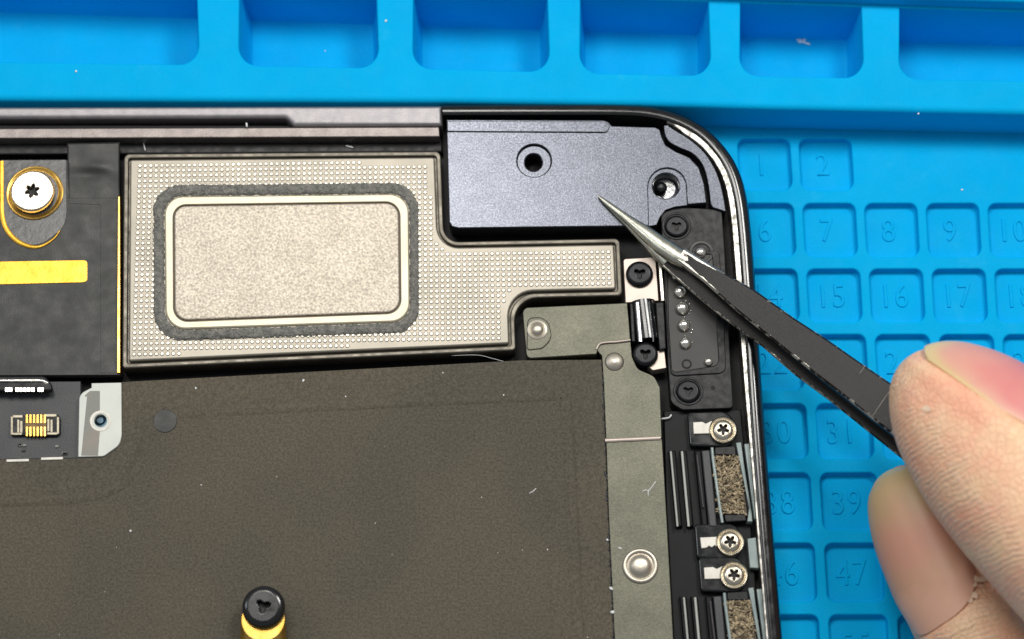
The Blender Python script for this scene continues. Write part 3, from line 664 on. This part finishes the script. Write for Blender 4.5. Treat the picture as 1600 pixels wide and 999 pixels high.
def blade(name, secs, m, parent, wear0=None, round_sec=False):
    """secs: (upper-edge px, lower-edge px, z_upper, z_lower, thickness)"""
    bm = bmesh.new(); lay = bm.verts.layers.float.new('wear'); rings = []; N = len(secs)
    rng = random.Random(11)
    for i, (ua, la, zu, zl, th) in enumerate(secs):
        a, c = P(*ua, zu), P(*la, zl); s = (c - a); w = s.length; s.normalize()
        ctr = (a + c) / 2
        nx = secs[min(i + 1, N - 1)]; pv = secs[max(i - 1, 0)]
        ax = ((P(*nx[0], nx[2]) + P(*nx[1], nx[3])) - (P(*pv[0], pv[2]) + P(*pv[1], pv[3]))).normalized()
        up = s.cross(ax).normalized()
        if up.z < 0: up = -up
        be = min(th, w) * .16; rr = []
        if round_sec:
            prof = [(w / 2 * math.cos(2 * math.pi * k / 24), -th / 2 + th / 2 * math.sin(2 * math.pi * k / 24), 0) for k in range(24)]
        else:
            h = w / 2
            prof = [(-h, -th, 0), (-h, -be, .44), (-h + be, 0, .40), (-h + be * 2.2, 0, 0), (0, 0, 0), (h - be * 2.2, 0, 0), (h - be, 0, .45), (h, -be, .52), (h, -be * 2.5, .1), (h, -th, 0)]
        for x, y, wr in prof:
            v = bm.verts.new(ctr + s * x + up * y); v[lay] = wr + ((wear0 * max(0, 1 - i / 9)) if wear0 else 0); rr.append(v)
        rings.append(rr)
    skin_rings(bm, rings); bm.faces.new(rings[0]); bm.faces.new(rings[-1])
    return bm_link(name, bm, m, parent, 35)
def dens(keys, n):
    ks = [list(k[0]) + list(k[1]) + list(k[2:]) for k in keys]
    out = []
    for i in range(len(ks) - 1):
        for j in range(n):
            u = j / n; q = [a + (c - a) * u for a, c in zip(ks[i], ks[i + 1])]; out.append(((q[0], q[1]), (q[2], q[3]), q[4], q[5], q[6]))
    q = ks[-1]; out.append(((q[0], q[1]), (q[2], q[3]), q[4], q[5], q[6])); return out
arm1 = part(tw, 'arm')
tipk = [((934, 304), (934.5, 308), .05, .05, .03), ((945, 310), (940.5, 316), .08, .07, .07), ((985, 336), (977, 348), .19, .17, .13), ((1012, 351), (999, 370), .27, .24, .18), ((1041, 370), (1025, 394), .35, .31, .22), ((1064, 385), (1048, 409), .41, .37, .22), ((1079, 394), (1064, 416), .45, .41, .2)]
blade('tip', dens(tipk, 3), M['tip'], arm1, round_sec=True)
a1 = [((1070, 388), (1057, 408), .43, .38, .2), ((1118, 418), (1097, 438), .53, .49, .2), ((1180, 453), (1150, 485), .66, .60, .2), ((1240, 496), (1212, 535), .80, .74, .2), ((1297, 533), (1265, 578), .93, .86, .2), ((1350, 570), (1316, 617), 1.04, .97, .2), ((1397, 602), (1361, 653), 1.14, 1.06, .2), ((1500, 678), (1462, 730), 1.34, 1.26, .2), ((1640, 782), (1600, 836), 1.6, 1.52, .2), ((1900, 975), (1860, 1030), 2.0, 1.92, .2)]
blade('shank', dens(a1, 6), M['coat'], arm1, wear0=.62)
ribbon('scratch', [P(1394, 606, 1.142), P(1378, 629, 1.105), P(1364, 650, 1.074)], .014, .008, M['rail'], arm1, 6)
ribbon('scratch', [P(1352, 572, 1.046), P(1343, 584, 1.028)], .010, .008, M['rail'], arm1, 6)
arm2 = part(tw, 'arm')
t2 = [((940, 311), (940.5, 316), .0, .0, .03), ((978, 341), (973, 350), .02, .0, .08), ((1010, 366), (1000, 380), .08, .04, .13), ((1052, 402), (1036, 418), .16, .10, .14)]
blade('tip', dens(t2, 3), M['tip'], arm2, round_sec=True)
a2 = [((1050, 400), (1034, 416), .16, .10, .14), ((1100, 440), (1080, 456), .24, .18, .14), ((1150, 478), (1128, 496), .31, .24, .14), ((1212, 522), (1190, 541), .40, .32, .14), ((1265, 566), (1242, 586), .48, .40, .14), ((1316, 606), (1292, 623), .55, .47, .14), ((1361, 640), (1336, 658), .62, .54, .14), ((1462, 718), (1436, 738), .76, .68, .14), ((1600, 826), (1570, 848), .96, .88, .14), ((1860, 1020), (1830, 1045), 1.6, 1.52, .14)]
blade('shank', dens(a2, 6), M['coat'], arm2, wear0=.2)

# ================================================================== hand
def skin_mat():
    m = bpy.data.materials.new('skin'); m.use_nodes = True; nt = m.node_tree; N = nt.nodes; L = nt.links; b = N['Principled BSDF']
    tc = N.new('ShaderNodeTexCoord')
    n1 = N.new('ShaderNodeTexNoise'); n1.inputs['Scale'].default_value = 1.5; n1.inputs['Detail'].default_value = 9; n1.inputs['Roughness'].default_value = .62; L.new(tc.outputs['Object'], n1.inputs['Vector'])
    mx = N.new('ShaderNodeMix'); mx.data_type = 'RGBA'; mx.inputs['A'].default_value = (*lin((247, 207, 167)), 1); mx.inputs['B'].default_value = (*lin((243, 178, 147)), 1)
    mr = N.new('ShaderNodeMapRange'); mr.inputs[1].default_value = .35; mr.inputs[2].default_value = .65; L.new(n1.outputs['Fac'], mr.inputs[0]); L.new(mr.outputs[0], mx.inputs['Factor'])
    # friction ridges: curved bands that fade in and out
    mp = N.new('ShaderNodeMapping'); mp.inputs['Rotation'].default_value = (0, 0, R(-18)); L.new(tc.outputs['Object'], mp.inputs['Vector'])
    wv = N.new('ShaderNodeTexWave'); wv.bands_direction = 'Y'; wv.inputs['Scale'].default_value = 4.0; wv.inputs['Distortion'].default_value = 11; wv.inputs['Detail'].default_value = 2.5; wv.inputs['Detail Scale'].default_value = .32; wv.inputs['Detail Roughness'].default_value = .55
    L.new(mp.outputs[0], wv.inputs['Vector'])
    n2 = N.new('ShaderNodeTexNoise'); n2.inputs['Scale'].default_value = 26; n2.inputs['Detail'].default_value = 4; L.new(tc.outputs['Object'], n2.inputs['Vector'])
    at = N.new('ShaderNodeAttribute'); at.attribute_name = 'pad'
    n5 = N.new('ShaderNodeTexNoise'); n5.inputs['Scale'].default_value = 4.5; n5.inputs['Detail'].default_value = 5; n5.inputs['Roughness'].default_value = .65; L.new(tc.outputs['Object'], n5.inputs['Vector'])
    r5 = N.new('ShaderNodeMapRange'); r5.inputs[1].default_value = .36; r5.inputs[2].default_value = .66; L.new(n5.outputs['Fac'], r5.inputs[0])
    m5 = N.new('ShaderNodeMath'); m5.operation = 'MULTIPLY'; L.new(at.outputs['Fac'], m5.inputs[0]); L.new(r5.outputs[0], m5.inputs[1])
    ml = N.new('ShaderNodeMath'); ml.operation = 'MULTIPLY'; L.new(wv.outputs['Fac'], ml.inputs[0]); L.new(m5.outputs[0], ml.inputs[1])
    ad = N.new('ShaderNodeMath'); ad.operation = 'MULTIPLY_ADD'; L.new(n2.outputs['Fac'], ad.inputs[0]); ad.inputs[1].default_value = .5; L.new(ml.outputs[0], ad.inputs[2])
    vo = N.new('ShaderNodeTexVoronoi'); vo.feature = 'DISTANCE_TO_EDGE'; vo.inputs['Scale'].default_value = 9; L.new(tc.outputs['Object'], vo.inputs['Vector'])
    vr = N.new('ShaderNodeMapRange'); vr.inputs[1].default_value = 0; vr.inputs[2].default_value = .10; vr.inputs[3].default_value = 0; vr.inputs[4].default_value = .35; L.new(vo.outputs['Distance'], vr.inputs[0])
    ad2 = N.new('ShaderNodeMath'); ad2.operation = 'ADD'; L.new(ad.outputs[0], ad2.inputs[0]); L.new(vr.outputs[0], ad2.inputs[1]); ad = ad2
    bp = N.new('ShaderNodeBump'); bp.inputs['Distance'].default_value = .026; bp.inputs['Strength'].default_value = .8; L.new(ad.outputs[0], bp.inputs['Height']); L.new(bp.outputs[0], b.inputs['Normal'])
    # dry pale ridge tops
    m3 = N.new('ShaderNodeMix'); m3.data_type = 'RGBA'; L.new(mx.outputs['Result'], m3.inputs['A']); m3.inputs['B'].default_value = (*lin((244, 212, 186)), 1)
    pw = N.new('ShaderNodeMath'); pw.operation = 'MULTIPLY'; pw.inputs[1].default_value = .85; L.new(ml.outputs[0], pw.inputs[0]); L.new(pw.outputs[0], m3.inputs['Factor'])
    L.new(m3.outputs['Result'], b.inputs['Base Color'])
    b.inputs['Roughness'].default_value = .46; b.inputs['Subsurface Weight'].default_value = .10; b.inputs['Subsurface Radius'].default_value = (.30, .11, .06); b.inputs['Subsurface Scale'].default_value = 1
    return m
def nail_mat(name, stops):
    m = bpy.data.materials.new(name); m.use_nodes = True; nt = m.node_tree; N = nt.nodes; L = nt.links; b = N['Principled BSDF']
    at = N.new('ShaderNodeAttribute'); at.attribute_name = 'along'; tc = N.new('ShaderNodeTexCoord')
    n1 = N.new('ShaderNodeTexNoise'); n1.inputs['Scale'].default_value = 1.6; L.new(tc.outputs['Object'], n1.inputs['Vector'])
    ad = N.new('ShaderNodeMath'); ad.operation = 'MULTIPLY_ADD'; L.new(n1.outputs['Fac'], ad.inputs[0]); ad.inputs[1].default_value = .22; L.new(at.outputs['Fac'], ad.inputs[2])
    cr = N.new('ShaderNodeValToRGB'); e = cr.color_ramp; e.elements[0].position = .06; e.elements[0].color = (*lin((232, 208, 156)), 1)
    e.elements[1].position = 1; e.elements[1].color = (*lin((226, 176, 152)), 1)
    for p, c in stops:
        q = e.elements.new(p); q.color = (*lin(c), 1)
    L.new(ad.outputs[0], cr.inputs[0]); L.new(cr.outputs[0], b.inputs['Base Color'])
    b.inputs['Roughness'].default_value = .42; b.inputs['Subsurface Weight'].default_value = .15; b.inputs['Subsurface Radius'].default_value = (.2, .1, .06); b.inputs['Subsurface Scale'].default_value = 1
    return m
M['skin'] = skin_mat(); M['nail'] = nail_mat('nail', ((.24, (228, 196, 146)), (.40, (226, 168, 146)), (.68, (222, 138, 134)), (.9, (224, 150, 140)))); M['nail_shade'] = nail_mat('shaded_nail', ((.3, (206, 180, 132)), (.55, (204, 172, 132)), (.75, (216, 158, 136)), (.95, (212, 164, 136))))  # index nail ramp is a duller tan: its shade is in the colour
hand = thing('hand', P(1700, 950, 0), 'bare thumb and fingertip with long nail gripping the black tweezers', 'hand')
def sstep(a, b, x):
    t = max(0, min(1, (x - a) / (b - a))); return t * t * (3 - 2 * t)
def digit(keys, up, NS=64, NF=48, nail=None):
    """keys: (px, py, z, half width, half depth). returns a function surf(s, phi, lift) and mesh rings. phi = 0 is the nail side."""
    pts = [Vector((*P(k[0], k[1], k[2]), k[3], k[4])) if False else (P(k[0], k[1], k[2]), k[3], k[4]) for k in keys]
    def at(s):
        x = s * (len(pts) - 1); i = min(int(x), len(pts) - 2); u = x - i
        def cr(f):
            p0, p1, p2, p3 = f(max(i - 1, 0)), f(i), f(i + 1), f(min(i + 2, len(pts) - 1))
            return .5 * ((2 * p1) + (p2 - p0) * u + (2 * p0 - 5 * p1 + 4 * p2 - p3) * u * u + (3 * p1 - p0 - 3 * p2 + p3) * u**3)
        return cr(lambda k: pts[k][0]), max(.01, cr(lambda k: pts[k][1])), max(.01, cr(lambda k: pts[k][2]))
    def surf(s, phi, lift=0):
        c, w, h = at(s); t = (at(min(1, s + .01))[0] - at(max(0, s - .01))[0]).normalized()
        u = (Vector(up) - t * Vector(up).dot(t)).normalized(); sd = t.cross(u)
        d = u * (math.cos(phi) * h) + sd * (math.sin(phi) * w)
        return c + d + d.normalized() * lift
    return surf
def digit_mesh(bm, surf, nail, NS=90, NF=72, s0=0.0):
    rings = []
    for i in range(NS + 1):
        s = s0 + (1 - s0) * (i / NS) ** 1.15; rr = []
        for k in range(NF):
            phi = 2 * math.pi * k / NF; lift = 0
            if nail:
                a, b_, w, tws = nail; ph = phi - tws * (s - a); ph = (ph + math.pi) % (2 * math.pi) - math.pi
                ds = max(a - s, s - b_) * 7; dp = abs(ph) - w
                d = max(ds, dp)                                   # <0 under the nail
                lift = -.05 * sstep(.04, -.12, d) + .045 * math.exp(-((d - .12) / .13) ** 2) * (1 if s > a + .02 else .25)
            rr.append(bm.verts.new(surf(s, phi, lift)))
        rings.append(rr)
    skin_rings(bm, rings); bm.faces.new(rings[0]); bm.faces.new(rings[-1])
def nail_mesh(name, m, surf, a, b_, w, tws, parent, lift=.0, over=.03):
    bm = bmesh.new(); lay = bm.verts.layers.float.new('along'); top = []; NU, NV = 36, 28
    for side in (0, 1):
        grid = []
        for i in range(NU + 1):
            u = i / NU; row = []
            for j in range(NV + 1):
                v = j / NV * 2 - 1
                s_lo = a - over + .30 * (b_ - a) * (abs(v) ** 2.6); s_hi = b_ - .16 * (b_ - a) * (abs(v) ** 3)
                s = s_lo + (s_hi - s_lo) * u
                ww = w * (1 - .10 * (1 - u) ** 2) * (1 - .10 * max(0, u - .7) / .3)
                l = lift + .035 * (1 - v * v) + .012 * (1 - u) - (.05 if side else 0) - .05 * (abs(v) ** 8) - .05 * max(0, u - .88) / .12
                fi = ww * v + tws * (s - a)
                q = surf(max(.0, s), fi, l)
                if s < 0: q = q + (surf(0, fi, l) - surf(.02, fi, l)) * (-s / .02)
                vt = bm.verts.new(q); vt[lay] = u * (1 - .75 * abs(v) ** 9); row.append(vt)
            grid.append(row)
        for i in range(NU):
            for j in range(NV): bm.faces.new((grid[i][j], grid[i][j + 1], grid[i + 1][j + 1], grid[i + 1][j]))
        top.append(grid)
    A, B = top
    for i in range(NU):
        bm.faces.new((A[i][0], A[i + 1][0], B[i + 1][0], B[i][0])); bm.faces.new((A[i][NV], A[i + 1][NV], B[i + 1][NV], B[i][NV]))
    for j in range(NV):
        bm.faces.new((A[0][j], A[0][j + 1], B[0][j + 1], B[0][j])); bm.faces.new((A[NU][j], A[NU][j + 1], B[NU][j + 1], B[NU][j]))
    return bm_link(name, bm, m, parent, 60)
thumb = digit([(1427, 560, 1.75, .05, .05), (1434, 571, 1.78, .45, .42), (1453, 595, 1.85, .76, .72), (1490, 638, 1.98, 1.03, 1.02), (1544, 696, 2.12, 1.2, 1.22), (1606, 766, 2.28, 1.3, 1.28), (1690, 868, 2.5, 1.30, 1.22), (1800, 985, 2.7, 1.34, 1.25), (1960, 1140, 2.7, 1.5, 1.4), (2150, 1320, 2.5, 1.7, 1.6)], (.52, .62, .58))
index = digit([(1404, 728, .30, .05, .05), (1408, 739, .28, .38, .34), (1418, 762, .26, .60, .54), (1440, 815, .24, .76, .68), (1472, 885, .22, .82, .76), (1512, 965, .24, .86, .82), (1570, 1060, .35, .92, .88), (1680, 1180, .7, 1.0, .95), (1850, 1330, 1.2, 1.1, 1.0), (2080, 1480, 1.6, 1.2, 1.1)], (-.74, .08, .66))
TN = (.10, .62, 1.2, -.95); IN = (.07, .56, 1.25, 0)
bm = bmesh.new()
digit_mesh(bm, thumb, TN); digit_mesh(bm, index, IN)
for k, (dx, dz) in enumerate(((90, -.1), (190, -.15), (290, -.2))):          # the other fingers, curled into the palm beyond the picture
    f = digit([(1760 + dx, 1215 + dx * .5, .5 + dz, .05, .05), (1770 + dx, 1225 + dx * .5, .5 + dz, .5, .45), (1800 + dx, 1260 + dx * .5, .45 + dz, .75, .7), (1880 + dx, 1340 + dx * .5, .3 + dz, .85, .8), (2010 + dx, 1440 + dx * .5, .5 + dz, .9, .9), (2160 + dx, 1500 + dx * .4, 1.3, 1.0, 1.0)], (-.3, .2, .9))
    digit_mesh(bm, f, None, 40, 28)
palm = digit([(2080, 1280, 2.0, .3, .3), (2120, 1320, 2.0, 1.5, 1.2), (2230, 1420, 1.9, 2.4, 1.7), (2420, 1560, 1.9, 2.8, 1.7), (2640, 1720, 2.2, 2.2, 1.6), (2900, 1900, 2.6, 1.9, 1.5), (3300, 2150, 3.0, 1.9, 1.6)], (0, .2, 1))
digit_mesh(bm, palm, None, 60, 40)
hm = bm_link('skin', bm, M['skin'], hand, 180)
md = hm.modifiers.new('remesh', 'REMESH'); md.mode = 'VOXEL'; md.voxel_size = .05; md.adaptivity = 0
ms = hm.modifiers.new('smooth', 'SMOOTH'); ms.factor = .5; ms.iterations = 2
dg = bpy.context.evaluated_depsgraph_get(); dg.update()
me = bpy.data.meshes.new_from_object(hm.evaluated_get(dg)); hm.modifiers.clear(); hm.data = me
me.materials.clear(); me.materials.append(M['skin'])
for p in me.polygons: p.use_smooth = True
# friction ridges only on the pad side of the thumb
tdir = Vector((.52, .62, .58)).normalized(); att = me.attributes.new('pad', 'FLOAT', 'POINT')
off = Vector(hand.location)
axp = [thumb(s, 0) * .5 + thumb(s, math.pi) * .5 for s in [k / 40 for k in range(41)]]
val = [0.0] * len(me.vertices)
for v in me.vertices:
    q = v.co
    if q.x < P(1720, 900, 2.4).x and q.z > .75:
        c = min(axp, key=lambda a: (a - q).length_squared)
        val[v.index] = sstep(.42, -.25, (q - c).normalized().dot(tdir))
att.data.foreach_set('value', val)
nail_mesh('nail', M['nail'], thumb, *TN, hand, lift=.045, over=.03)
nail_mesh('nail', M['nail_shade'], index, *IN, hand, lift=.05, over=.05)

# ================================================================== dust and lint
bm = bmesh.new(); rng = random.Random(31)
def grain(x, y, z, s):
    p = P(x, y, z); bmesh.ops.create_icosphere(bm, subdivisions=1, radius=s, matrix=Matrix.Translation((p.x, p.y, z + s * .3)) @ Matrix.Rotation(rng.uniform(0, 3), 4, 'Z') @ Matrix.Diagonal((rng.uniform(.6, 1.6), 1, .5, 1)))
for x, y, z, s in ((119, 112, ZB, .026), (603, 33, ZB, .022), (508, 80, ZT, .016), (1435, 178, ZB - .02, .016), (1503, 297, ZF, .018), (830, 17, ZT, .045), (1250, 65, ZT, .05), (1256, 64, ZT, .04), (306, 607, -.12, .026), (787, 618, -.10, .02), (692, 583, -.12, .014), (474, 595, -.12, .02), (540, 620, -.12, .016), (204, 830, -.096, .02), (872, 935, -.12, .02), (949, 844, -.11, .024), (955, 920, -.11, .026), (957, 957, -.11, .03)):
    grain(x, y, z, s)
for k in range(9):
    x, y = rng.uniform(0, 940), rng.uniform(600, 999)
    if y > 720 or x > 200: grain(x, y, -.098, rng.uniform(.006, .013))
def fibre(pts, z, w=.012):
    q = [P(p[0], p[1], z) for p in smooth_path(pts, 4)]
    rr = []
    for i, p in enumerate(q):
        t = (q[min(i + 1, len(q) - 1)] - q[max(i - 1, 0)]).normalized(); sd = t.cross(Vector((0, 0, 1))).normalized(); k = w * (1 if 0 < i < len(q) - 1 else .4)
        rr.append([bm.verts.new(p + sd * (k * math.cos(a)) + Vector((0, 0, 1)) * (k * (.8 + math.sin(a)))) for a in (0, 1.57, 3.14, 4.71)])
    skin_rings(bm, rr); bm.faces.new(rr[0]); bm.faces.new(rr[-1])
fibre([(1025, 752), (1018, 762), (1013, 768), (1013, 775)], -.105, .007); fibre([(1004, 768), (1009, 766), (1014, 768)], -.105, .007)
fibre([(827, 771), (833, 768), (838, 763)], -.096, .007); fibre([(706, 556), (745, 555), (768, 560), (790, 566)], -.16, .0035)
fibre([(966, 856), (972, 858)], -.105); fibre([(224, 222), (227, 236)], -.28, .01); fibre([(385, 192), (386, 199)], .0, .014)
fibre([(1244, 62), (1256, 67), (1266, 70)], ZT, .02); fibre([(826, 11), (831, 18), (835, 23)], ZT + .2, .022); fibre([(1032, 655), (1045, 653), (1049, 648)], -.2, .012)
fibre([(540, 228), (552, 231)], -.29, .012)
o = bm_link('dust', bm, M['dust'], None, 80); o['kind'] = 'stuff'; o['label'] = 'white dust specks scattered over mat and tablet'; o['category'] = 'dust'

# dry flakes of skin at the cuticles and on the pad
bm = bmesh.new(); rng = random.Random(17)
def flake(surf, s, phi, L, Wd, rot):
    o = surf(s, phi, .004); n = (surf(s, phi, .2) - o).normalized(); t = (surf(s + .03, phi) - surf(s - .03, phi)).normalized(); sd = n.cross(t)
    t, sd = t * math.cos(rot) + sd * math.sin(rot), sd * math.cos(rot) - t * math.sin(rot)
    k = 9; top = []; low = []
    for i in range(k):
        a = 2 * math.pi * i / k; f = rng.uniform(.55, 1.15)
        q = o + t * (L * f * math.cos(a)) + sd * (Wd * f * math.sin(a)); top.append(bm.verts.new(q + n * (.004 + .006 * math.cos(a)))); low.append(bm.verts.new(q - n * .02))
    bm.faces.new(top); bm.faces.new(low)
    for i in range(k): bm.faces.new((top[i - 1], top[i], low[i], low[i - 1]))
for s_, d, L, Wd, r in ((.36, .08, .10, .035, .1), (.40, .12, .13, .05, .3), (.44, .06, .08, .03, -.3), (.47, .12, .12, .06, .5), (.51, .08, .12, .05, 0), (.55, .12, .10, .04, .4)):
    flake(thumb, s_, TN[2] + TN[3] * (s_ - TN[0]) + d, L, Wd, r)
flake(thumb, .345, 1.5, .11, .05, .4)
for k in range(6):
    v = -.98 + k * .09; flake(index, IN[1] - .004 - .07 * abs(v) ** 3 + rng.uniform(-.012, .012), IN[2] * v, rng.uniform(.05, .13), rng.uniform(.03, .06), rng.uniform(-1.5, 1.5))
for k in range(4): flake(index, .42 + k * .04, -IN[2] * .98 + rng.uniform(-.06, .06), .05, .02, rng.uniform(-.5, .5))
o = bm_link('dry_skin', bm, mat('dry_skin', (240, 216, 190), (230, 200, 172), rough=.8, scale=9), hand, 40); o['kind'] = 'stuff'
